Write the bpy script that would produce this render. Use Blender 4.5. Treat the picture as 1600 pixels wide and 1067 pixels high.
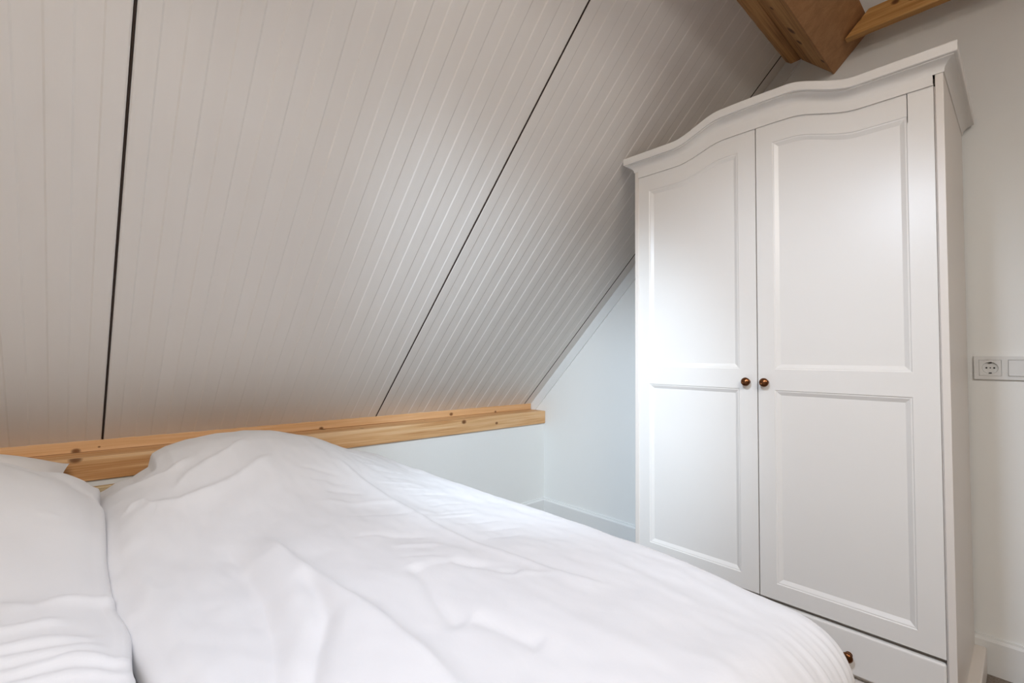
import bpy, bmesh, math, random
import numpy as np
from mathutils import Vector, Matrix, noise

for o in list(bpy.data.objects):
    bpy.data.objects.remove(o)
SC = bpy.context.scene
COL = SC.collection

# ------------------------------------------------------------------ camera
cam_d = bpy.data.cameras.new('camera')
cam = bpy.data.objects.new('camera', cam_d)
COL.objects.link(cam)
R = Vector((0.738633, -0.674063, 0.007717))
U = Vector((-0.028793, -0.020111, 0.999383))
F = Vector((0.673492, 0.738400, 0.034263))
CZ = 1.078
cam.matrix_world = Matrix(((R.x, U.x, -F.x, 0), (R.y, U.y, -F.y, 0), (R.z, U.z, -F.z, CZ), (0, 0, 0, 1)))
cam_d.sensor_width = 36
cam_d.lens = 733.05 / 1600 * 36
cam_d.clip_start = 0.02
SC.camera = cam

# ------------------------------------------------------------------ light
XW = -2.60                      # far gable wall
YR, ZR0 = -0.15, 0.747 + (2.37 + 0.15) * 1.0238   # ridge
SKY = (-0.95, 0.35, 0.75, 1.85)  # unseen roof window added for its light in the opposite slope: x0 x1, distance down from the ridge s0 s1
OSD = Vector((0, -0.6988, -0.7154)); OSN = Vector((0, 0.7154, -0.6988))   # down the opposite slope, into the room
world = bpy.data.worlds.new('world')
SC.world = world
world.use_nodes = True
wb = world.node_tree.nodes['Background']
wb.inputs[0].default_value = (0.62, 0.78, 1.0, 1)
wb.inputs[1].default_value = 1.0

def area(name, loc, direction, sx, sy, power, color, spread=180):
    d = bpy.data.lights.new(name, 'AREA')
    d.shape = 'RECTANGLE'; d.size = sx; d.size_y = sy
    d.energy = power; d.color = color; d.spread = math.radians(spread)
    o = bpy.data.objects.new(name, d); COL.objects.link(o)
    o.location = loc
    o.rotation_euler = Vector(direction).to_track_quat('-Z', 'Y').to_euler()
    return o
skc = Vector(((SKY[0] + SKY[1]) / 2, YR, ZR0)) + OSD * ((SKY[2] + SKY[3]) / 2) - OSN * 0.13
area('added_window_light', skc, OSN, SKY[1] - SKY[0] - 0.02, SKY[3] - SKY[2] - 0.02, 82, (1.0, 0.95, 0.885))  # area light in the added roof window, tuned to brighten the room

SC.view_settings.view_transform = 'Standard'
SC.view_settings.look = 'None'
SC.view_settings.gamma = 1
SC.view_settings.use_curve_mapping = False
SC.view_settings.exposure = -0.06

# ------------------------------------------------------------------ helpers
WL = {}
def tag(o, label=None, cat=None, group=None, kind=None):
    if label: o['label'] = label
    if cat: o['category'] = cat
    if group: o['group'] = group
    if kind: o['kind'] = kind
    return o

def thing(name, loc, label, cat, group=None):
    o = bpy.data.objects.new(name, None)
    o.empty_display_size = 0.1
    COL.objects.link(o); o.location = loc
    WL[o.name] = Vector(loc)
    return tag(o, label, cat, group)

def link(name, me, parent=None, loc=None):
    o = bpy.data.objects.new(name, me); COL.objects.link(o)
    if parent is not None:
        o.parent = parent; WL[o.name] = WL[parent.name].copy()
    else:
        o.location = loc or (0, 0, 0); WL[o.name] = Vector(loc or (0, 0, 0))
    return o

class MB:
    def __init__(self): self.v = []; self.f = []
    def add(self, vs, fs):
        n = len(self.v); self.v += [tuple(p) for p in vs]; self.f += [tuple(n + i for i in f) for f in fs]
        return self
    def box(self, x0, x1, y0, y1, z0, z1):
        vs = [(x, y, z) for x in (x0, x1) for y in (y0, y1) for z in (z0, z1)]
        return self.add(vs, [(0, 1, 3, 2), (4, 6, 7, 5), (0, 4, 5, 1), (2, 3, 7, 6), (0, 2, 6, 4), (1, 5, 7, 3)])
    def prism_x(self, poly, x0, x1):          # poly of (y, z), extruded along x
        n = len(poly)
        vs = [(x0, y, z) for y, z in poly] + [(x1, y, z) for y, z in poly]
        fs = [tuple(range(n)), tuple(range(2 * n - 1, n - 1, -1))]
        fs += [(i, i + n, (i + 1) % n + n, (i + 1) % n) for i in range(n)]
        return self.add(vs, fs)
    def strip(self, a, b):                    # quads between two point lists
        n = len(a)
        return self.add(list(a) + list(b), [(i, i + 1, n + i + 1, n + i) for i in range(n - 1)])
    def lathe(self, prof, origin, axis, seg=28):   # prof of (radius, along)
        ax = Vector(axis).normalized(); q = ax.to_track_quat('Z', 'Y')
        vs = []
        for r, h in prof:
            for k in range(seg):
                a = 2 * math.pi * k / seg
                vs.append(Vector(origin) + q @ Vector((r * math.cos(a), r * math.sin(a), h)))
        fs = []
        for i in range(len(prof) - 1):
            for k in range(seg):
                k2 = (k + 1) % seg
                fs.append((i * seg + k, i * seg + k2, (i + 1) * seg + k2, (i + 1) * seg + k))
        fs.append(tuple(range(seg - 1, -1, -1)))
        fs.append(tuple((len(prof) - 1) * seg + k for k in range(seg)))
        return self.add(vs, fs)
    def build(self, name, mat, parent=None, loc=None, bevel=0, seg=2, smooth=False, fix=True, sharp=40):
        off = WL[parent.name] if parent is not None else Vector(loc or (0, 0, 0))
        me = bpy.data.meshes.new(name)
        me.from_pydata([Vector(p) - off for p in self.v], [], self.f)
        bm = bmesh.new(); bm.from_mesh(me)
        bmesh.ops.remove_doubles(bm, verts=bm.verts, dist=1e-5)
        if fix: bmesh.ops.recalc_face_normals(bm, faces=bm.faces)
        bm.to_mesh(me); bm.free()
        if mat: me.materials.append(mat)
        if smooth:
            me.polygons.foreach_set('use_smooth', [True] * len(me.polygons))
            try: me.set_sharp_from_angle(angle=math.radians(sharp))
            except Exception: pass
        o = link(name, me, parent, loc)
        if bevel:
            m = o.modifiers.new('bevel', 'BEVEL'); m.width = bevel; m.segments = seg
            m.limit_method = 'ANGLE'; m.angle_limit = math.radians(40); m.harden_normals = False
        return o

# ------------------------------------------------------------------ materials
def srgb(r, g, b):
    f = lambda c: (c / 255 / 12.92) if c <= 10 else ((c / 255 + 0.055) / 1.055) ** 2.4
    return (f(r), f(g), f(b), 1)

def new_mat(name, rough=0.6, spec=0.5):
    m = bpy.data.materials.new(name); m.use_nodes = True
    nt = m.node_tree; b = nt.nodes['Principled BSDF']
    b.inputs['Roughness'].default_value = rough
    b.inputs['Specular IOR Level'].default_value = spec
    return m, nt, b

def N(nt, t, **kw):
    n = nt.nodes.new(t)
    for k, v in kw.items():
        if k in n.inputs: n.inputs[k].default_value = v
        else: setattr(n, k, v)
    return n

def ramp(nt, stops):
    r = nt.nodes.new('ShaderNodeValToRGB')
    e = r.color_ramp.elements
    while len(e) < len(stops): e.new(0.5)
    for i, (p, c) in enumerate(stops): e[i].position = p; e[i].color = c
    return r

def paint(name, col, rough=0.55, spec=0.4, var=0.015, scale=(6, 6, 6), bump=0.02, bscale=60, bdist=0.002, stretch=None):
    m, nt, b = new_mat(name, rough, spec)
    tc = N(nt, 'ShaderNodeTexCoord'); mp = N(nt, 'ShaderNodeMapping'); mp.inputs['Scale'].default_value = scale
    nz = N(nt, 'ShaderNodeTexNoise', Scale=1.0, Detail=4.0)
    nt.links.new(tc.outputs['Object'], mp.inputs[0]); nt.links.new(mp.outputs[0], nz.inputs['Vector'])
    c0 = tuple(max(0, x - var) for x in col[:3]) + (1,); c1 = tuple(min(1, x + var) for x in col[:3]) + (1,)
    rp = ramp(nt, [(0.3, c0), (0.7, c1)])
    nt.links.new(nz.outputs['Fac'], rp.inputs[0]); nt.links.new(rp.outputs[0], b.inputs['Base Color'])
    if bump:
        mp2 = N(nt, 'ShaderNodeMapping'); mp2.inputs['Scale'].default_value = stretch or (bscale,) * 3
        n2 = N(nt, 'ShaderNodeTexNoise', Scale=1.0, Detail=3.0)
        bp = N(nt, 'ShaderNodeBump', Strength=bump, Distance=bdist)
        nt.links.new(tc.outputs['Object'], mp2.inputs[0]); nt.links.new(mp2.outputs[0], n2.inputs['Vector'])
        nt.links.new(n2.outputs['Fac'], bp.inputs['Height']); nt.links.new(bp.outputs[0], b.inputs['Normal'])
    return m

def wood(name, dark, mid, light, axis=0, knots=(), rough=0.55, grain=1.0, red=0):
    m, nt, b = new_mat(name, rough, 0.3)
    L = nt.links.new
    tc = N(nt, 'ShaderNodeTexCoord')
    def stretched(along, across):
        s = [across] * 3; s[axis] = along
        mp = N(nt, 'ShaderNodeMapping'); mp.inputs['Scale'].default_value = s
        L(tc.outputs['Object'], mp.inputs[0]); return mp
    n1 = N(nt, 'ShaderNodeTexNoise', Scale=1.0, Detail=5.0, Distortion=0.6); L(stretched(0.9, 28).outputs[0], n1.inputs['Vector'])
    n2 = N(nt, 'ShaderNodeTexNoise', Scale=1.0, Detail=6.0); L(stretched(5, 190).outputs[0], n2.inputs['Vector'])
    mx = N(nt, 'ShaderNodeMix'); mx.data_type = 'FLOAT'; mx.inputs[0].default_value = 0.35
    L(n1.outputs['Fac'], mx.inputs[2]); L(n2.outputs['Fac'], mx.inputs[3])
    g = 0.16 / grain
    rp = ramp(nt, [(0.5 - g, dark), (0.5, mid), (0.5 + g, light)])
    L(mx.outputs[0], rp.inputs[0])
    out = rp.outputs[0]
    for (kx, ky, kz, kr) in knots:
        mp = N(nt, 'ShaderNodeMapping'); mp.vector_type = 'POINT'
        s = [1 / kr] * 3; s[axis] = 0.75 / kr
        mp.inputs['Scale'].default_value = s
        mp.inputs['Location'].default_value = (-kx * s[0], -ky * s[1], -kz * s[2])
        ln = N(nt, 'ShaderNodeVectorMath'); ln.operation = 'LENGTH'
        L(tc.outputs['Object'], mp.inputs[0]); L(mp.outputs[0], ln.inputs[0])
        kr_ = ramp(nt, [(0.0, (1, 1, 1, 1)), (0.55, (0.85, 0.85, 0.85, 1)), (1.0, (0, 0, 0, 1))])
        L(ln.outputs['Value'], kr_.inputs[0])
        mm = N(nt, 'ShaderNodeMix'); mm.data_type = 'RGBA'
        L(kr_.outputs[0], mm.inputs[0]); L(out, mm.inputs[6]); mm.inputs[7].default_value = (dark[0] * 0.30, dark[1] * 0.22, dark[2] * 0.16, 1)
        out = mm.outputs[2]
    L(out, b.inputs['Base Color'])
    bp = N(nt, 'ShaderNodeBump', Strength=0.12, Distance=0.002)
    L(n2.outputs['Fac'], bp.inputs['Height']); L(bp.outputs[0], b.inputs['Normal'])
    return m

M_wall = paint('wall_paint', srgb(240, 240, 237), 0.75, 0.25, 0.008, (2, 2, 2), 0.06, 220, 0.001)
M_ceil = paint('ceiling_board_paint', srgb(224, 218, 212), 0.42, 0.4, 0.012, (14, 3, 3), 0.10, 60, 0.001, stretch=(260, 9, 9))
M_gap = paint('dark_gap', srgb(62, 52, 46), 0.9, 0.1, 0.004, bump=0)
M_white = paint('wardrobe_lacquer', srgb(233, 229, 224), 0.32, 0.45, 0.008, (3, 3, 3), 0.05, 90, 0.001, stretch=(120, 120, 6))
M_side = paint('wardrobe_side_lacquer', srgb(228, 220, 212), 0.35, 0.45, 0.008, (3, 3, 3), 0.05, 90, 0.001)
M_trim = paint('trim_paint', srgb(232, 232, 230), 0.45, 0.4, 0.006, (3, 3, 3), 0.04, 120, 0.001)
M_plast = paint('white_plastic', srgb(226, 226, 224), 0.3, 0.5, 0.003, bump=0)
M_black = paint('black_contact', srgb(25, 25, 25), 0.5, 0.3, 0.002, bump=0)
M_carpet = paint('carpet', srgb(150, 138, 128), 0.95, 0.1, 0.08, (160, 160, 160), 0.8, 420, 0.006)
M_pine = wood('pine_rail', srgb(186, 124, 66), srgb(216, 160, 98), srgb(230, 182, 124), 0,
              knots=[(0.0, 0, 0, 0.001)])
M_purlin = wood('pine_purlin', srgb(150, 106, 60), srgb(188, 140, 88), srgb(206, 160, 108), 0, grain=1.3,
    knots=[(1.86, 0.118, 0.085, 0.012), (2.02, 0.10, 0.07, 0.022), (2.12, 0.10, 0.072, 0.016), (2.24, 0.045, 0.024, 0.014), (1.80, 0.17, 0.13, 0.010)])
M_under = wood('veneer_board', srgb(158, 114, 74), srgb(174, 128, 86), srgb(188, 142, 100), 1, grain=0.8)
M_tie = wood('pine_tie', srgb(176, 124, 66), srgb(206, 156, 94), srgb(220, 176, 118), 1, grain=1.3,
    knots=[(-0.015, 0.405, 0.062, 0.012), (-0.015, 0.355, 0.048, 0.011), (-0.015, 0.52, 0.055, 0.010)])
M_bedwood = wood('bed_wood', srgb(186, 158, 116), srgb(206, 182, 142), srgb(216, 196, 160), 0)

def brass():
    m, nt, b = new_mat('antique_brass', 0.28, 0.5)
    b.inputs['Metallic'].default_value = 1
    nz = N(nt, 'ShaderNodeTexNoise', Scale=90.0, Detail=3.0)
    rp = ramp(nt, [(0.3, srgb(70, 42, 26)), (0.7, srgb(150, 98, 62))])
    nt.links.new(nz.outputs['Fac'], rp.inputs[0]); nt.links.new(rp.outputs[0], b.inputs['Base Color'])
    return m
M_brass = brass()

def cotton(name, col):
    m, nt, b = new_mat(name, 0.85, 0.2)
    L = nt.links.new
    b.inputs['Sheen Weight'].default_value = 0.15
    tc = N(nt, 'ShaderNodeTexCoord')
    nz = N(nt, 'ShaderNodeTexNoise', Scale=2.2, Detail=3.0); L(tc.outputs['Object'], nz.inputs['Vector'])
    rp = ramp(nt, [(0.3, tuple(c * 0.97 for c in col[:3]) + (1,)), (0.7, col)])
    L(nz.outputs['Fac'], rp.inputs[0]); L(rp.outputs[0], b.inputs['Base Color'])
    w = N(nt, 'ShaderNodeTexNoise', Scale=17.0, Detail=5.0, Distortion=1.2); L(tc.outputs['Object'], w.inputs['Vector'])
    f = N(nt, 'ShaderNodeTexNoise', Scale=650.0, Detail=1.0); L(tc.outputs['Object'], f.inputs['Vector'])
    b1 = N(nt, 'ShaderNodeBump', Strength=0.10, Distance=0.006); L(w.outputs['Fac'], b1.inputs['Height'])
    b2 = N(nt, 'ShaderNodeBump', Strength=0.10, Distance=0.0006); L(f.outputs['Fac'], b2.inputs['Height'])
    L(b1.outputs[0], b2.inputs['Normal']); L(b2.outputs[0], b.inputs['Normal'])
    return m
M_cotton = cotton('white_cotton', srgb(230, 228, 228))
M_linen = cotton('white_pillowcase', srgb(236, 232, 230))

# ------------------------------------------------------------------ room shell
XG = 2.35          # gable wall behind the wardrobe
YK = 2.242         # knee wall under the slope
TAN = 1.0238
TH = math.atan(TAN)
zc = lambda y: 0.747 + (2.37 - y) * TAN     # ceiling plane
ZR = zc(YR)
YF = 2 * YR - YK

floor = MB().box(XW - 0.1, XG + 0.1, YF - 0.1, YK + 0.1, -0.1, 0).build('floor', M_carpet)
tag(floor, 'grey-brown carpet floor beside the wardrobe foot', None, kind='structure')

gp = [(YK + 0.5, -0.1), (YK + 0.5, zc(YK + 0.5)), (YR, ZR + 0.02), (YF - 0.5, zc(YK + 0.5)), (YF - 0.5, -0.1)]
w = MB().prism_x([(y, z + 0.15 if z > 0 else z) for y, z in gp], XG, XG + 0.12).build('wall_right', M_wall)
tag(w, 'pale painted gable wall behind the white wardrobe', None, kind='structure')

w = MB().box(XW, XG, YK, YK + 0.10, 0, 0.66).build('wall_back', M_wall)
tag(w, 'low pale knee wall under the timber rail', None, kind='structure')
w = MB().box(XW, XG, YF - 0.10, YF, 0, 0.86).build('wall_front', M_wall)
tag(w, 'low knee wall on the far side of the room', None, kind='structure')

w = MB().prism_x([(y, z + 0.15 if z > 0 else z) for y, z in gp], XW - 0.12, XW).build('wall_left', M_wall)
tag(w, 'gable wall at the other end of the room', None, kind='structure')

# ---- sloped ceiling: grooved panels with dark joints
SD = Vector((0, math.cos(TH), -math.sin(TH)))     # down the slope
SN = Vector((0, -math.sin(TH), -math.cos(TH)))    # into the room
S0 = Vector((0, 2.37, 0.747))
def sp(x, s, h):  # x along the wall, s up the slope from the rail, h out of the plane into the room
    return Vector((x, 0, 0)) + S0 - SD * s + SN * h
S_LO, S_HI = -0.12, (2.37 - YR) / math.cos(TH)
DEP = 0.0022
ceil = MB()
def sbox(mb, xa, xb, s0, s1, h0, h1):
    vs = [sp(x, s, h) for x in (xa, xb) for s in (s0, s1) for h in (h0, h1)]
    return mb.add(vs, [(0, 1, 3, 2), (4, 6, 7, 5), (0, 4, 5, 1), (2, 3, 7, 6), (0, 2, 6, 4), (1, 5, 7, 3)])
sbox(ceil, XW, XG, S_LO, S_HI, -0.10, -0.025)
ceil_o = ceil.build('ceiling', M_gap)
tag(ceil_o, 'white grooved board lining of the sloped ceiling', None, kind='structure')
slat_mesh = None
PW = 1.1085; PIT = PW / 23
def make_slat_mesh():
    bv = 0.0045
    mb = MB()
    wd = PIT
    # cross section at both ends: base wide, face narrower, soft edges
    prof = [(-bv * .5, 0), (bv * .5, DEP), (wd - bv * .5, DEP), (wd + bv * .5, 0)]
    a = [(x, 0, h) for x, h in prof]; c = [(x, 1, h) for x, h in prof]
    mb.strip(a, c)
    n = len(prof)
    mb.add(a, [tuple(range(n))]).add(c, [tuple(range(n))])
    me = bpy.data.meshes.new('slat'); me.from_pydata(mb.v, [], mb.f)
    bm = bmesh.new(); bm.from_mesh(me); bmesh.ops.remove_doubles(bm, verts=bm.verts, dist=1e-6)
    bmesh.ops.recalc_face_normals(bm, faces=bm.faces); bm.to_mesh(me); bm.free()
    me.materials.append(M_ceil)
    return me
slat_me = make_slat_mesh()
LEN = S_HI - S_LO
# basis for a slat: local x -> world x, local y -> up slope, local z -> into the room
basis = Matrix(((1, 0, 0), (0, -SD.y, SN.y), (0, -SD.z, SN.z)))
for k in range(-2, 3):
    xa = 0.0615 + k * PW + 0.0032; xb = 0.0615 + (k + 1) * PW - 0.0032
    last = (k == 2)
    if last: xa, xb = 0.0615 + 2 * PW + 0.0019, XG
    xa = max(xa, XW)
    p = MB(); sbox(p, xa, xb, S_LO, S_HI, -0.024, -DEP if not last else 0.0)
    po = p.build('ceiling_panel', M_ceil, ceil_o)
    if last: continue
    for i in range(12):
        x0_ = 0.0615 + k * PW + i * 2 * PIT
        if x0_ < XW: continue
        e0 = 0.0052 if i == 0 else 0; e1 = 0.0052 if i == 11 else 0
        so = link('slat', slat_me, po)
        sc = (PIT - e0 - e1) / PIT
        mat = basis.to_4x4() @ Matrix.Diagonal((sc, LEN, 1, 1))
        mat.translation = sp(x0_ + e0, S_LO, -DEP)
        so.matrix_local = mat

for k in range(-1, 3):        # dark strips standing in for the shadow in the panel joints
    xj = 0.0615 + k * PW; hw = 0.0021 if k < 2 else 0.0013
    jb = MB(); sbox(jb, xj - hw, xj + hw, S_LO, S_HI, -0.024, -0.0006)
    jb.build('joint_shadow', M_gap, ceil_o)

# other slope, built round the added, unseen roof window
def op(x, d, h): return Vector((x, YR, ZR0)) + OSD * d + OSN * h
o2 = MB()
def obox(mb, xa, xb, d0, d1, h0, h1):
    vs = [op(x, d, h) for x in (xa, xb) for d in (d0, d1) for h in (h0, h1)]
    return mb.add(vs, [(0, 1, 3, 2), (4, 6, 7, 5), (0, 4, 5, 1), (2, 3, 7, 6), (0, 2, 6, 4), (1, 5, 7, 3)])
for a in ((XW, SKY[0], -0.1, 3.8), (SKY[1], XG, -0.1, 3.8), (SKY[0], SKY[1], -0.1, SKY[2]), (SKY[0], SKY[1], SKY[3], 3.8)):
    obox(o2, *a, -0.14, 0.0)
w = o2.build('ceiling', M_ceil); tag(w, 'opposite white slope of the roof with an added roof window', None, kind='structure')
wf = MB(); t = 0.05
for a in ((SKY[0], SKY[0] + t, SKY[2], SKY[3]), (SKY[1] - t, SKY[1], SKY[2], SKY[3]), (SKY[0] + t, SKY[1] - t, SKY[2], SKY[2] + t), (SKY[0] + t, SKY[1] - t, SKY[3] - t, SKY[3])):
    obox(wf, *a, -0.12, -0.05)
w = wf.build('added_window_1', M_trim); tag(w, 'white frame of the unseen roof window added in the opposite slope', None, kind='structure')

# trim along the slope on the gable wall, and baseboards
tw = 0.056
tr = MB()
pl = [sp(0, s, h) for s, h in ((0.0, -0.002), (3.4, -0.002), (3.4, tw), (0.0 - 0.03, tw))]
tr.prism_x([(p_.y, p_.z) for p_ in pl], XG - 0.009, XG + 0.002)
w = tr.build('trim_1', M_trim, bevel=0.002); tag(w, 'white batten following the roof slope on the gable wall', None, kind='structure')

def baseboard(name, label, along, a0, a1):
    prof = [(0, 0), (0.014, 0), (0.014, 0.112), (0.011, 0.118), (0.007, 0.120), (0.006, 0.127), (0, 0.127)]
    mb = MB()
    if along == 'y':
        a = [(XG - d, a0, z) for d, z in prof]; c = [(XG - d, a1, z) for d, z in prof]
    else:
        a = [(a0, YK - d, z) for d, z in prof]; c = [(a1, YK - d, z) for d, z in prof]
    mb.strip(a, c); n = len(prof)
    mb.add(a, [tuple(range(n))]).add(c, [tuple(range(n))])
    w = mb.build(name, M_trim); tag(w, label, None, kind='structure')
baseboard('baseboard_right', 'white baseboard at the foot of the gable wall', 'y', YF, YK)
baseboard('baseboard_back', 'white baseboard at the foot of the knee wall', 'x', XW, XG - 0.014)

# ------------------------------------------------------------------ timber rail on the knee wall
rail = thing('timber_rail', (0.5, 2.30, 0.66), 'long knotty pine rail capping the low knee wall under the slope', 'rail')
def K(px): return px
railmat = wood('pine_rail_knotty', srgb(196, 142, 90), srgb(222, 176, 126), srgb(234, 198, 154), 0, grain=1.3,
    knots=[(-0.511, -0.072, 0.054, 0.017), (1.158, -0.07, 0.039, 0.015), (1.41, -0.07, 0.010, 0.010), (0.388, 0.055, 0.054, 0.011), (0.55, -0.03, 0.054, 0.010), (0.947, 0.02, 0.055, 0.006)])
MB().box(XW, XG - 0.002, 2.230, 2.372, 0.632, 0.715).build('rail', railmat, rail, bevel=0.003)
stripmat = wood('pine_strip_knotty', srgb(212, 160, 108), srgb(228, 184, 136), srgb(238, 202, 162), 0,
    knots=[(1.158, 0.06, 0.072, 0.012), (1.51, 0.06, 0.062, 0.008), (-0.511, 0.06, 0.062, 0.012), (-0.447, 0.06, 0.070, 0.004), (0.379, 0.06, 0.060, 0.010)])
st = MB()
st.prism_x([(2.360, 0.716), (2.420, 0.716), (2.420, 0.760), (2.360, 0.757)], XW, XG - 0.012)
st.build('back_strip', stripmat, rail, bevel=0.002)

# ------------------------------------------------------------------ roof purlin and collar tie
up = Vector((-0.6988, 0.7154)); nin = Vector((-0.7154, -0.6988))
C0 = Vector((0.532, 2.307))
pur = thing('roof_purlin', (0.0, 0.5, 2.3), 'dark brown roof purlin with veneered underside hung below the slope', 'beam')
def q2(s, d): v = C0 + up * s - nin * d; return (v.x, v.y)
MB().prism_x([q2(0, 0.013), q2(0.185, 0.013), q2(0.185, 0.232), q2(0, 0.232)], XW + .01, XG - .001).build('beam', M_purlin, pur, bevel=0.003)
MB().prism_x([q2(-0.002, 0), q2(0.19, 0), q2(0.19, 0.0115), q2(-0.002, 0.0115)], XW + .01, XG - .001).build('underside_board', M_under, pur, bevel=0.0015)
MB().prism_x([q2(-0.001, 0.228), q2(-0.032, 0.228), q2(-0.030, 0.200), q2(-0.001, 0.172)], XW + .01, XG - .001).build('batten', M_purlin, pur, bevel=0.002)
tie = MB()
tieP = [(0.466, 2.364), (0.386, 2.446), (-0.70, 2.446), (-0.78, 2.364)]
tie.prism_x(tieP, 2.215, 2.252)
to = tie.build('collar_tie', M_tie, None, (2.23, -0.1, 2.364), bevel=0.003)
tag(to, 'pale pine collar tie with slanted end crossing in front of the gable wall', 'beam')
# matching purlin on the other slope carries the tie's far end
pur2 = thing('roof_purlin', (0.0, -0.8, 2.3), 'matching roof purlin under the opposite slope', 'beam')
mir = lambda p: (2 * YR - p[0] - 0.012, p[1])
MB().prism_x([mir(q2(0, 0.0)), mir(q2(0.19, 0.0)), mir(q2(0.19, 0.232)), mir(q2(0, 0.232))], XW + .01, XG - .001).build('beam', M_purlin, pur2, bevel=0.003)

# ------------------------------------------------------------------ unseen three-headed light added under the purlin to brighten corner, wardrobe and bed
def emit_mat(name, col, st):
    m, nt, b = new_mat(name, 0.4)
    b.inputs['Emission Color'].default_value = col; b.inputs['Emission Strength'].default_value = st
    return m
LP = Vector((0.03, 0.40, 2.05))
fill_lamp = thing('fill_spotlight', (LP.x, LP.y, 2.39), 'unseen white three-headed light added under the roof purlin to brighten the room', 'fill_lamp')
M_lens = emit_mat('fill_lamp_lens', (0.82, 0.93, 1, 1), 6.0)
lb = MB()
lb.lathe([(0.035, 0), (0.035, 0.02), (0.008, 0.024), (0.008, 0.30)], (LP.x, LP.y, 2.395), (0.0, 0.0, -1), 20)
lb.box(LP.x - 0.20, LP.x + 0.20, LP.y - 0.012, LP.y + 0.012, LP.z + 0.035, LP.z + 0.055)
lb.build('fill_lamp_bar', M_plast, fill_lamp, smooth=True)
for dx, tgt_, ang, pw, colr in ((-0.15, (2.25, 1.98, 0.38), 52, 235, (0.66, 0.83, 1.0)), (0.0, (1.8, 0.55, 0.9), 64, 80, (0.73, 0.84, 1.0)), (0.15, (0.45, 0.7, 0.5), 96, 42, (0.60, 0.74, 1.0))):
    p0 = LP + Vector((dx, 0, 0)); dv = (Vector(tgt_) - p0).normalized()
    hd = MB().lathe([(0.020, -0.045), (0.030, -0.04), (0.036, 0.02), (0.036, 0.045), (0.032, 0.045), (0.032, 0.025)], p0, dv, 24).build('fill_lamp_head', M_plast, fill_lamp, smooth=True)
    MB().lathe([(0.030, 0.0262), (0.030, 0.030)], p0, dv, 24).build('lens', M_lens, hd)
    d = bpy.data.lights.new('fill_spot', 'SPOT'); d.energy = pw; d.color = colr
    d.spot_size = math.radians(ang); d.spot_blend = 1.0; d.shadow_soft_size = 0.09
    o = bpy.data.objects.new('fill_spot', d); COL.objects.link(o)
    o.location = p0 + dv * 0.055; o.rotation_euler = dv.to_track_quat('-Z', 'Y').to_euler()

# ------------------------------------------------------------------ wardrobe
XF = 1.7733; WY0, WY1 = 0.1425, 1.1480; WC = 0.6448
wd = thing('wardrobe', (2.05, WC, 0), 'white two-door wardrobe with arched cornice, brass knobs and a drawer', 'wardrobe')
def sst(a, b_, x):
    t_ = min(1, max(0, (x - a) / (b_ - a))); return t_ * t_ * (3 - 2 * t_)
def hump(y, amp=0.052):
    d = abs(y - WC)
    return amp * (1 - sst(0.112, 0.308, d)) + 0.004 * max(0, 1 - (d / 0.195) ** 2)
XB = 2.334
zfb = lambda y: 1.8664 + hump(y, 0.043)       # underside of the frieze
zcl = lambda y: 1.9163 + hump(y, 0.0565)       # underside of the cornice
# body
bd = MB()
bd.box(XF, XB, WY0, WY0 + 0.018, 0.09, 1.9348).box(XF, XB, WY1 - 0.018, WY1, 0.09, 1.9348)
bd.box(XB - 0.008, XB, WY0 + 0.018, WY1 - 0.018, 0.09, 1.9348)
bd.box(XF + 0.03, XB, WY0 + 0.018, WY1 - 0.018, 1.8811, 1.8987)
bd.box(XF + 0.03, XB, WY0 + 0.018, WY1 - 0.018, 0.2251, 0.2427)
bd.box(XF + 0.03, XB, WY0 + 0.018, WY1 - 0.018, 0.09, 0.106)
bd.box(XF + 0.0048, XF + 0.03, WY0 + 0.018, WY0 + 0.0213, 0.118, 1.8645).box(XF + 0.0235, XF + 0.03, WY1 - 0.03, WY1 - 0.018, 0.118, 1.8645)
bd.build('body', M_side, wd, bevel=0.0015)
MB().box(XF - 0.022, XB, WY0 - 0.03, WY1 + 0.03, 0.0, 0.09).build('plinth', M_side, wd, bevel=0.004)
# frieze board with arched lower edge
ys = list(np.linspace(WY0 + 0.0225, WY1 - 0.0185, 80))
fr = MB()
for xx in (XF - 0.003, XF + 0.0026):
    fr.strip([(xx, y, zfb(y)) for y in ys], [(xx, y, zcl(y) + 0.02) for y in ys])
for zf in (zfb, lambda y: zcl(y) + 0.02):
    fr.strip([(XF - 0.003, y, zf(y)) for y in ys], [(XF + 0.0026, y, zf(y)) for y in ys])
fr.build('frieze', M_white, wd)
# cornice swept along left side, front and right side
prof = [(0.0, -0.004), (0.003, -0.004), (0.0035, 0.003), (0.0065, 0.010), (0.0125, 0.0165), (0.0205, 0.0210), (0.0275, 0.0230), (0.0310, 0.0232), (0.0310, 0.0265), (0.0385, 0.0268), (0.040, 0.0285), (0.040, 0.0545), (0.0385, 0.056), (0.0, 0.056), (-0.03, 0.056)]
path = []
for x in (XB, 2.1, XF): path.append(((x, WY1), (0, 1) if x != XF else (-1, 1)))
yy = np.linspace(WY1, WY0, 120)[1:-1]
for y in yy: path.append(((XF, y), (-1, 0)))
for x in (XF, 2.1, XB): path.append(((x, WY0), (0, -1) if x != XF else (-1, -1)))
co = MB(); rows = []
OUT = 0.82
for (px, py), (dx, dy) in path:
    hz = hump(py, 0.0545) if abs(px - XF) < 1e-6 else 0.0
    rows.append([(px + dx * o_, py + dy * o_ * OUT, 1.8987 + hz + z_) for o_, z_ in prof])
nP = len(prof)
vs = [p for r_ in rows for p in r_]
fs = [(i * nP + j, i * nP + j + 1, (i + 1) * nP + j + 1, (i + 1) * nP + j) for i in range(len(rows) - 1) for j in range(nP - 1)]
co.add(vs, fs)
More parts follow.
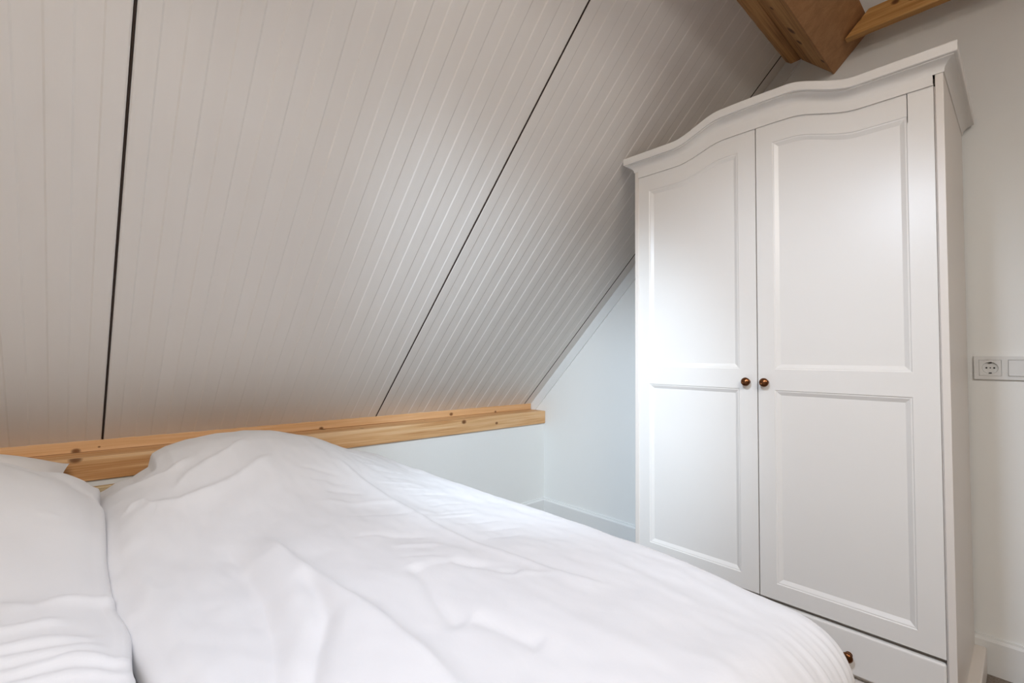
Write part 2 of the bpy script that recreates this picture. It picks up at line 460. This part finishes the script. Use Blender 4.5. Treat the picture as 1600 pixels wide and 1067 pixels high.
co.build('cornice', M_white, wd, smooth=True, sharp=24)
MB().box(XF + 0.028, XB, WY0 + 0.02, WY1 - 0.02, 1.9182, 1.9319).build('top_board', M_side, wd)

# doors
def offset_loop(L, b_):
    cy = sum(p[0] for p in L) / len(L); cz = sum(p[1] for p in L) / len(L)
    y_lo = min(p[0] for p in L); y_hi = max(p[0] for p in L); zlo = min(p[1] for p in L)
    k = (y_hi - y_lo - 2 * b_) / (y_hi - y_lo)
    return [(cy0 := (y_lo + y_hi) / 2) + (p[0] - (y_lo + y_hi) / 2) * k for p in L], [p[1] + b_ if abs(p[1] - zlo) < 1e-6 else p[1] - b_ for p in L]
XD = XF + 0.003      # face of the doors
DZ0 = 0.2554
def door(ya, yb, py0, py1, crack):
    """ya..yb the door, py0..py1 the panel opening (y ascending)"""
    ztop = lambda y: zfb(y) + 0.006
    zpan = lambda y: zfb(y) - 0.0665
    d = MB()
    n = 40
    Y = list(np.linspace(py0, py1, n))
    def face(Ys, lo, hi):
        d.strip([(XD, y, lo(y)) for y in Ys], [(XD, y, hi(y)) for y in Ys])
    g = 0.0018 if crack else 0
    lowz = lambda y: DZ0
    c1 = lambda v: (lambda y: v)
    # right-hand stile (small y), left-hand stile (large y)
    Ys = list(np.linspace(ya, py0 - g, 8)); face(Ys, lowz, ztop)
    if crack: d.strip([(XD, py0 - g, DZ0), (XD, py0 - g, zpan(py0) - 0.02)], [(XD, py0, DZ0), (XD, py0, zpan(py0) - 0.02)])
    Ys = list(np.linspace(py1, yb, 8)); face(Ys, lowz, ztop)
    face(Y, zpan, ztop)
    face([py0, py1], c1(0.9724), c1(1.0438))
    face([py0, py1], lowz, c1(0.3101))
    # bevelled reveals of the two openings
    def reveal(loop):
        steps = [(0.0, 0.0), (0.0025, 0.0022), (0.006, 0.0026), (0.017, 0.0085), (0.019, 0.0095)]
        prev = None
        for b_, dep in steps:
            oy, oz = offset_loop(loop, b_)
            cur = [(XD + dep, y, z) for y, z in zip(oy, oz)]
            cur.append(cur[0])
            if prev: d.strip(prev, cur)
            prev = cur
        return offset_loop(loop, 0.017)
    up_loop = [(py0, 1.0438)] + [(y, zpan(y)) for y in Y] + [(py1, 1.0438)]
    lo_loop = [(py0, 0.3101), (py0, 0.9724), (py1, 0.9724), (py1, 0.3101)]
    r1 = reveal(up_loop); r2 = reveal(lo_loop)
    # edges and back
    for yv in (ya, yb):
        d.strip([(XD, yv, DZ0), (XD, yv, ztop(yv))], [(XD + 0.02, yv, DZ0), (XD + 0.02, yv, ztop(yv))])
    A = list(np.linspace(ya, yb, 30))
    d.strip([(XD, y, ztop(y)) for y in A], [(XD + 0.02, y, ztop(y)) for y in A])
    d.strip([(XD, y, DZ0) for y in A], [(XD + 0.02, y, DZ0) for y in A])
    d.strip([(XD + 0.02, y, DZ0) for y in A], [(XD + 0.02, y, ztop(y)) for y in A])
    do = d.build('door', M_white, wd)
    def panel(name, r_):
        oy, oz = r_
        pb = MB()
        pts = list(zip(oy, oz)); m_ = len(pts)
        lo = min(oz)
        # strips from the bottom edge up to the (curved) top edge keep the polygons clean
        tops = [p for p in pts if p[1] > lo + 1e-6]
        pb.strip([(XD + 0.0090, y, lo) for y, z in tops], [(XD + 0.0090, y, z) for y, z in tops])
        pb.strip([(XD + 0.0185, y, lo) for y, z in tops], [(XD + 0.0185, y, z) for y, z in tops])
        return pb.build(name, M_white, do)
    panel('upper_panel', r1); panel('lower_panel', r2)
    return do
def knob(parent, y, z, x=XD, r=0.0155):
    k = MB()
    pr = [(0.010, 0.0), (0.010, 0.002), (0.0062, 0.004), (0.0055, 0.011), (0.009, 0.0135), (0.0140, 0.0165), (r, 0.0205), (0.0148, 0.0245), (0.0115, 0.0278), (0.0075, 0.0292), (0.0068, 0.0288), (0.004, 0.0300), (0.0008, 0.0306)]
    k.lathe(pr, (x, y, z), (-1, 0, 0))
    return k.build('knob', M_brass, parent, smooth=True)
dR = door(0.1645, 0.6453, 0.2237, 0.5921, True)
dL = door(0.6487, 1.1304, 0.7098, 1.0806, False)
kk = knob(dL, 0.6810, 0.9979); kk['label'] = 'antique brass knob'
kk = knob(dR, 0.6194, 0.9979); kk['label'] = 'antique brass knob'
# drawer with two knobs
dr = MB()
dr.box(XD - 0.001, XD + 0.018, 0.1645, 1.1304, 0.110, 0.2417)
dro = dr.build('drawer', M_white, wd, bevel=0.006, seg=3)
for y in (0.3888, 0.9037):
    kk = knob(dro, y, 0.1674, XD - 0.001); kk['label'] = 'antique brass knob'
# ------------------------------------------------------------------ wall socket and switch
sk = thing('wall_socket', (XG, 0.05, 1.0145), 'white double wall plate with socket and switch right of the wardrobe', 'socket')
fz0, fz1 = 1.0145, 1.0955; fy1 = 0.1265; fy0 = fy1 - 0.152
cy1, cy2 = fy1 - 0.0405, fy1 - 0.0405 - 0.071; cz_ = (fz0 + fz1) / 2
h = 0.0278
def frame_faces():
    mb = MB(); x0, x1 = XG - 0.0095, XG
    ycuts = [fy0, cy2 - h, cy2 + h, cy1 - h, cy1 + h, fy1]
    mb.box(x0, x1, fy0, fy1, fz0, cz_ - h); mb.box(x0, x1, fy0, fy1, cz_ + h, fz1)
    for a, c in ((0, 1), (2, 3), (4, 5)): mb.box(x0, x1, ycuts[a], ycuts[c], cz_ - h, cz_ + h)
    return mb
frame_faces().build('cover_frame', M_plast, sk)
hi = h - 0.0008
ins = MB()
seg = 32
# socket insert: square plate with a round well
def well(mb, cy, r, depth, x):
    ring0, ring1, sq = [], [], []
    for k in range(seg + 1):
        a = 2 * math.pi * k / seg
        c_, s_ = math.cos(a), math.sin(a)
        ring0.append((x, cy + r * c_, cz_ + r * s_)); ring1.append((x + depth, cy + r * 0.97 * c_, cz_ + r * 0.97 * s_))
        m_ = max(abs(c_), abs(s_)); sq.append((x, cy + hi * c_ / m_, cz_ + hi * s_ / m_))
    mb.strip(sq, ring0).strip(ring0, ring1)
    mb.add(ring1[:-1], [tuple(range(seg))])
    mb.strip(sq, [(x + 0.009, p[1], p[2]) for p in sq])
well(ins, cy1, 0.0205, 0.0075, XG - 0.0105)
inso = ins.build('socket_insert', M_plast, sk)
for dy, dz, rr in ((0.0095, 0, 0.0027), (-0.0095, 0, 0.0027), (0, 0, 0.0020)):
    MB().lathe([(rr, 0), (rr, 0.0012)], (XG - 0.0030, cy1 + dy, cz_ + dz), (-1, 0, 0), 14).build('pin_hole', M_black, inso)
for dz in (0.0185, -0.0185):
    MB().box(XG - 0.0098, XG - 0.0030, cy1 - 0.0035, cy1 + 0.0035, cz_ + dz - 0.0022, cz_ + dz + 0.0022).build('earth_contact', M_black, inso)
sw = MB()
sw.add([(XG - 0.0130, cy2 - hi, cz_ - hi), (XG - 0.0130, cy2 + hi, cz_ - hi), (XG - 0.0100, cy2 + hi, cz_ + hi), (XG - 0.0100, cy2 - hi, cz_ + hi),
        (XG, cy2 - hi, cz_ - hi), (XG, cy2 + hi, cz_ - hi), (XG, cy2 + hi, cz_ + hi), (XG, cy2 - hi, cz_ + hi)],
       [(0, 1, 2, 3), (4, 5, 6, 7), (0, 1, 5, 4), (1, 2, 6, 5), (2, 3, 7, 6), (3, 0, 4, 7)])
sw.build('rocker_switch', M_plast, sk, bevel=0.0008)

# ------------------------------------------------------------------ bed
BX0, BX1, BY0, BY1 = -0.88, 1.00, 0.27, 2.185
bed = thing('bed', (0.06, 1.2, 0), 'double bed under the white duvets with its head against the knee wall', 'bed')
MB().box(BX0, BX1, BY1 + 0.002, BY1 + 0.028, 0.02, 0.617).build('headboard', M_bedwood, bed, bevel=0.004)
fr = MB()
fr.box(BX0, BX0 + 0.03, BY0, BY1, 0.14, 0.32).box(BX1 - 0.03, BX1, BY0, BY1, 0.14, 0.32)
fr.box(BX0 + 0.03, BX1 - 0.03, BY0, BY0 + 0.03, 0.14, 0.32)
fr.build('frame', M_bedwood, bed, bevel=0.004)
MB().box(BX0 + 0.032, BX1 - 0.032, BY0 + 0.032, BY1, 0.22, 0.50).build('mattress', M_linen, bed, bevel=0.04, seg=4)
for x in (BX0 + 0.01, BX1 - 0.07):
    for y in (BY0 + 0.01, BY1 - 0.07):
        MB().box(x, x + 0.06, y, y + 0.06, 0, 0.138).build('leg', M_bedwood, bed, bevel=0.004)

# ---- bedding: draped sheets as shaped surfaces
def np_noise(X, Y, sx, sy, seed, octv=3):
    out = np.zeros(X.shape)
    fx = X.ravel(); fy = Y.ravel()
    vals = np.empty(fx.shape)
    for i in range(len(fx)):
        vals[i] = noise.fractal(Vector((fx[i] * sx + seed * 7.3, fy[i] * sy - seed * 3.1, seed * 1.7)), 0.9, 2.1, octv)
    return vals.reshape(X.shape)

def crease(X, Y, pts, amp, wl, wr, taper=0.12):
    """ridge along a polyline; wl / wr the widths on its two sides (left / right of travel)"""
    best = np.full(X.shape, 9.0); sgn = np.zeros(X.shape); par = np.zeros(X.shape)
    cum = [0]
    for a, c in zip(pts[:-1], pts[1:]): cum.append(cum[-1] + math.hypot(c[0] - a[0], c[1] - a[1]))
    tot = cum[-1]
    for i, (a, c) in enumerate(zip(pts[:-1], pts[1:])):
        dx, dy = c[0] - a[0], c[1] - a[1]; l2 = dx * dx + dy * dy
        t_ = np.clip(((X - a[0]) * dx + (Y - a[1]) * dy) / l2, 0, 1)
        ex = X - (a[0] + t_ * dx); ey = Y - (a[1] + t_ * dy)
        dd = np.hypot(ex, ey); m_ = dd < best
        best = np.where(m_, dd, best); sgn = np.where(m_, np.sign(dx * ey - dy * ex), sgn)
        par = np.where(m_, cum[i] + t_ * math.sqrt(l2), par)
    w_ = np.where(sgn > 0, wl, wr)
    tp = np.clip(np.minimum(par, tot - par) / (taper * tot + 1e-9), 0, 1); tp = tp * tp * (3 - 2 * tp)
    return amp * tp * np.exp(-(best / w_) ** 1.5)

def S(a, b_, x):
    t_ = np.clip((x - a) / (b_ - a), 0, 1); return t_ * t_ * (3 - 2 * t_)

def grid_mesh(name, X, Y, Z, mat, loc):
    ny, nx = X.shape
    V = np.stack([X - loc[0], Y - loc[1], Z - loc[2]], -1).reshape(-1, 3)
    idx = np.arange(ny * nx).reshape(ny, nx)
    Fc = np.stack([idx[:-1, :-1], idx[:-1, 1:], idx[1:, 1:], idx[1:, :-1]], -1).reshape(-1, 4)
    me = bpy.data.meshes.new(name); me.from_pydata(V.tolist(), [], Fc.tolist())
    me.materials.append(mat)
    me.polygons.foreach_set('use_smooth', [True] * len(me.polygons))
    o = link(name, me, None, loc)
    m = o.modifiers.new('thickness', 'SOLIDIFY'); m.thickness = 0.006; m.offset = -1
    return o

def drape(q, r):
    """distance past the edge -> (outward, drop)"""
    a = np.clip(q / r, 0, math.pi / 2)
    extra = np.clip(q - r * math.pi / 2, 0, None)
    return r * np.sin(a) + extra * 0.06, r * (1 - np.cos(a)) + extra * 0.998

# right duvet -------------------------------------------------------
RX0, RX1, RY0, RY1 = 0.075, 0.985, 0.335, 2.165
LE_y = [2.20, 2.02, 1.90, 1.84, 1.79, 1.755, 1.72, 1.60, 1.45, 1.2, 1.11, 0.98, 0.86, 0.5, 0.2]
LE_x = [0.062, 0.055, 0.048, 0.044, 0.046, 0.056, 0.068, 0.068, 0.066, 0.074, 0.088, 0.098, 0.104, 0.11, 0.11]
us = np.concatenate([np.linspace(-0.055, 0.03, 12)[:-1], np.linspace(0.03, 0.20, 70)[:-1], np.linspace(0.20, 1.26, 150)])   # distance from the left edge
vs_ = np.concatenate([np.linspace(0.12 - 0.34, 2.165, 330)])
Ug, Vg = np.meshgrid(us, vs_)
le = np.interp(np.clip(Vg, 0.2, 2.2), LE_y[::-1], LE_x[::-1])
edge = RX1 + np.interp(Vg, [0.2, 0.3, 0.45, 0.7, 1.1, 1.4, 1.65, 2.2], [0.036, 0.042, 0.052, 0.064, 0.072, 0.05, 0.022, 0.0])
X = le + np.clip(Ug, 0, None)
X = np.minimum(X, edge); a_r = np.clip(le + np.clip(Ug, 0, None) - edge, 0, None)
Yb = np.maximum(Vg, RY0); b_f = np.clip(RY0 - Vg, 0, None)
q = np.hypot(a_r, b_f); qq = np.where(q > 1e-9, q, 1)
ou, dp = drape(q, 0.115)
PX = X + ou * a_r / qq; PY = Yb - ou * b_f / qq
# height of the top surface
sky_x = [0.03, 0.06, 0.097, 0.134, 0.1785, 0.1835, 0.222, 0.295, 0.374, 0.458, 0.548, 0.644, 0.721, 0.789, 0.889, 1.0, 1.1]
sky_z = [0.630, 0.640, 0.651, 0.660, 0.688, 0.728, 0.750, 0.768, 0.783, 0.787, 0.782, 0.768, 0.747, 0.717, 0.668, 0.625, 0.62]
base = 0.603 + 0.012 * np.sin((PX - 0.1) / 0.9 * math.pi) - 0.012 * S(0.7, 0.3, PY)
sky_s = [0.630, 0.645, 0.668, 0.692, 0.717, 0.720, 0.744] + sky_z[7:]
st_ = S(1.86, 1.97, PY)
tgt = np.interp(PX, sky_x, sky_z) * st_ + np.interp(PX, sky_x, sky_s) * (1 - st_)
k_h = S(1.28, 1.97, PY) ** 1.15 * (1 - 0.75 * S(2.04, 2.20, PY))
Zt = base + (tgt - base) * k_h
Zt = Zt - dp
# puff
top = np.exp(-(q / 0.12) ** 2)
nz1 = np_noise(PX, PY, 2.2, 1.6, 3, 2); nz2 = np_noise(PX, PY, 9, 5, 5, 3)
Zt += top * (0.014 * nz1 + 0.0060 * nz2)
C = []
R1 = [(0.70, 1.75), (0.716, 1.648), (0.725, 1.588), (0.74, 1.264), (0.734, 1.05), (0.75, 0.862), (0.775, 0.737), (0.789, 0.657), (0.821, 0.574)]
R2 = [(0.336, 1.356), (0.352, 1.272), (0.362, 1.157), (0.373, 1.025), (0.379, 0.921), (0.392, 0.848), (0.397, 0.757), (0.399, 0.674), (0.4, 0.603), (0.399, 0.459)]
Zt += crease(PX, PY, R1, 0.0055, 0.005, 0.020, 0.06)
Zt += crease(PX, PY, R2, 0.020, 0.018, 0.070, 0.2)
Zt += crease(PX, PY, [(0.547, 0.93), (0.535, 0.845), (0.505, 0.742), (0.497, 0.661)], -0.012, 0.03, 0.02)
Zt += crease(PX, PY, [(0.526, 0.681), (0.535, 0.647), (0.55, 0.597), (0.565, 0.537)], -0.007, 0.02, 0.015)
Zt += crease(PX, PY, [(0.629, 0.9), (0.657, 0.841), (0.686, 0.787), (0.712, 0.744)], -0.006, 0.016, 0.010)
Zt += crease(PX, PY, [(0.27, 1.386), (0.28, 1.23), (0.277, 1.038), (0.259, 0.905), (0.221, 0.75), (0.206, 0.6)], -0.024, 0.03, 0.04, 0.2)
Zt += crease(PX, PY, [(0.362, 1.072), (0.354, 0.937), (0.338, 0.862), (0.291, 0.78), (0.262, 0.713), (0.242, 0.6)], -0.018, 0.022, 0.022, 0.2)
Zt += crease(PX, PY, [(.10, 1.64), (.165, 1.65), (.21, 1.62), (.29, 1.63), (.37, 1.66), (.50, 1.76)], 0.011, 0.016, 0.03, 0.2)
Zt += crease(PX, PY, [(.195, 1.68), (.25, 1.74), (.37, 1.81), (.45, 1.90)], 0.009, 0.013, 0.025, 0.2)
Zt += crease(PX, PY, [(.08, 1.90), (.13, 1.84), (.20, 1.80), (.27, 1.84)], 0.009, 0.010, 0.02, 0.2)
Zt += crease(PX, PY, [(.09, 1.66), (.11, 1.70), (.135, 1.70), (.155, 1.64)], 0.005, 0.008, 0.01, 0.2)
rnd = random.Random(4)
for i in range(16):       # short tucks beside the pressed fold, running across the edge
    y = 0.95 + i * 0.062 + rnd.uniform(-.02, .02); x = rnd.uniform(0.79, 0.86)
    Zt += crease(PX, PY, [(x - 0.04, y + 0.02), (x + 0.03, y), (x + 0.11, y - 0.03 + rnd.uniform(-.02, .02))], rnd.choice((-1, 1)) * rnd.uniform(.002, .0045), 0.009, 0.006, 0.3)
for i in range(14):
    y = 0.75 + i * 0.07 + rnd.uniform(-.02, .02); x = rnd.uniform(0.5, 0.66)
    Zt += crease(PX, PY, [(x, y + 0.03), (x + 0.06, y), (x + 0.13, y - 0.06)], rnd.choice((-1, 1)) * rnd.uniform(.0018, .004), 0.012, 0.008, 0.3)
# gathers running down over the foot corner
fold = np.zeros(PX.shape)
xs_ = [0.70, 0.765, 0.83, 0.868, 0.90, 0.925, 0.952, 0.972, 1.0, 1.02, 1.05, 1.075]
for x in xs_:
    wdt = rnd.uniform(.0045, .010); slant = rnd.uniform(0.0, 0.22)
    fold += rnd.uniform(.35, 1.0) * np.exp(-((PX - x - slant * (PY - 0.3) - 0.006 * nz1) / wdt) ** 2)
am = S(0.345, 0.265, PY) * S(0.70, 0.97, PX)
PY -= 0.006 * fold * am * S(0.0, 0.1, b_f)
Zt += 0.002 * fold * am * (1 - S(0.03, 0.15, b_f))
# rolled left edge
lft = np.clip(-Ug, 0, None)
ol, dl = drape(lft, 0.016)
PX = PX - ol; Zt = Zt - dl - 0.012 * np.exp(-(np.clip(Ug, 0, None) / 0.03) ** 2)
Zt += 0.006 * np.exp(-((Ug - 0.03) / 0.03) ** 2) * top
dvR = grid_mesh('duvet', PX, PY, Zt, M_cotton, (0.55, 1.25, 0.6))
tag(dvR, 'white cotton duvet nearest the wardrobe, humped over a pillow and draped over the bed edge', 'duvet', 'duvets on the bed')

# left duvet --------------------------------------------------------
us = np.concatenate([np.linspace(-0.06, 0.03, 12)[:-1], np.linspace(0.03, 1.26, 130)])
vs_ = np.linspace(0.12 - 0.34, 1.935, 300)
Ug, Vg = np.meshgrid(us, vs_)
le = np.interp(np.clip(Vg, 0.2, 2.2), LE_y[::-1], LE_x[::-1]) - 0.031 + 0.014 * S(1.72, 1.84, Vg) - 0.015 * S(1.1, 0.95, Vg)
LXE = -0.865
X = le - np.clip(Ug, 0, None)
a_r = np.clip(LXE - X, 0, None); X = np.maximum(X, LXE)
Yb = np.maximum(Vg, RY0); b_f = np.clip(RY0 - Vg, 0, None)
q = np.hypot(a_r, b_f); qq = np.where(q > 1e-9, q, 1)
ou, dp = drape(q, 0.115)
PX = X - ou * a_r / qq; PY = Yb - ou * b_f / qq
sx_ = [-1.0, -0.85, -0.7, -0.45, -0.274, -0.161, -0.099, -0.038, 0.01, 0.054, 0.08]
sz_ = [0.62, 0.66, 0.74, 0.80, 0.805, 0.775, 0.752, 0.728, 0.702, 0.664, 0.64]
base = 0.600 + 0.010 * np.sin((PX + 0.85) / 0.9 * math.pi) - 0.012 * S(0.7, 0.3, PY)
tgt = np.interp(PX, sx_, sz_)
k_h = S(1.25, 1.87, PY) ** 1.1 * (1 - 0.22 * S(1.89, 1.94, PY))
Zt = base + (tgt - base) * k_h - dp
top = np.exp(-(q / 0.12) ** 2)
Zt += top * (0.008 * np_noise(PX, PY, 2.2, 1.6, 11, 2) + 0.006 * np_noise(PX, PY, 9, 5, 13, 3))
Lf = [([(-0.053, 1.245), (-0.018, 1.253), (0.041, 1.233), (0.066, 1.211)], .007, .012, .020),
      ([(-0.30, 1.33), (-0.1, 1.281), (-0.044, 1.226)], .006, .012, .018),
      ([(-0.16, 1.20), (-0.066, 1.166), (-0.042, 1.172), (-0.004, 1.152)], .005, .010, .014),
      ([(-0.30, 1.16), (-0.084, 1.104), (-0.038, 1.096), (0.001, 1.07), (0.045, 1.045)], .006, .010, .015),
      ([(-0.25, 1.12), (-0.08, 1.061), (-0.023, 1.045), (0.018, 1.026), (0.051, 1.005)], .005, .009, .012),
      ([(-0.20, 1.06), (-0.054, 1.005), (-0.004, 1.006), (0.037, 0.977), (0.083, 0.951)], .006, .010, .014),
      ([(-0.25, 1.01), (-0.072, 0.971), (-0.008, 0.957), (0.063, 0.922), (0.089, 0.909)], .005, .009, .012),
      ([(-0.075, 1.622), (-0.026, 1.589)], .002, .004, .006),
      ([(-.15, 1.95), (-.09, 1.90), (-.013, 1.80), (.025, 1.75)], -.005, .02, .03),
      ([(-.20, 1.90), (-.04, 1.82)], -.002, .008, .012)]
for pts, am_, a1, a2 in Lf: Zt += crease(PX, PY, pts, am_ * 1.5, a1, a2, 0.2)
lft = np.clip(-Ug, 0, None)
ol, dl = drape(lft, 0.012)
PX = PX + ol; Zt = Zt - dl - 0.010 * np.exp(-(np.clip(Ug, 0, None) / 0.03) ** 2)
dvL = grid_mesh('duvet', PX, PY, Zt, M_cotton, (-0.4, 1.25, 0.6))
tag(dvL, 'white duvet at the left edge of the photo with crosswise folds', 'duvet', 'duvets on the bed')

# pillow behind the left duvet --------------------------------------
def pillow(name, cx, cy, cz0, wx, wy, hgt, tilt, mat):
    n = 40; mb = MB()
    loc = (cx, cy, cz0)
    rot = Matrix.Rotation(tilt, 3, 'X')
    top_, bot = [], []
    for j in range(n + 1):
        for i in range(n + 1):
            a = -1 + 2 * i / n; c_ = -1 + 2 * j / n
            e = (max(0, 1 - abs(a) ** 2.1) * max(0, 1 - abs(c_) ** 2.4)) ** 0.62
            pin = 1 - 0.05 * (1 - abs(a) ** 2) * abs(c_) ** 3; pin2 = 1 - 0.05 * (1 - abs(c_) ** 2) * abs(a) ** 3
            wv = 0.004 * noise.noise(Vector((a * 3, c_ * 3, 2.0)))
            p = Vector((a * wx / 2 * pin2, c_ * wy / 2 * pin, 0))
            top_.append(Vector(loc) + rot @ (p + Vector((0, 0, e * hgt / 2 + wv * e))))
            bot.append(Vector(loc) + rot @ (p - Vector((0, 0, e * hgt / 2))))
    fs = [(j * (n + 1) + i, j * (n + 1) + i + 1, (j + 1) * (n + 1) + i + 1, (j + 1) * (n + 1) + i) for j in range(n) for i in range(n)]
    mb.add(top_, fs).add(bot, [tuple(reversed(f)) for f in fs])
    return mb.build(name, mat, None, loc, smooth=True)
pw = pillow('pillow', -0.405, 2.025, 0.673, 0.76, 0.31, 0.262, math.radians(14), M_linen)
tag(pw, 'white pillow showing above the left duvet against the pine rail', 'pillow')
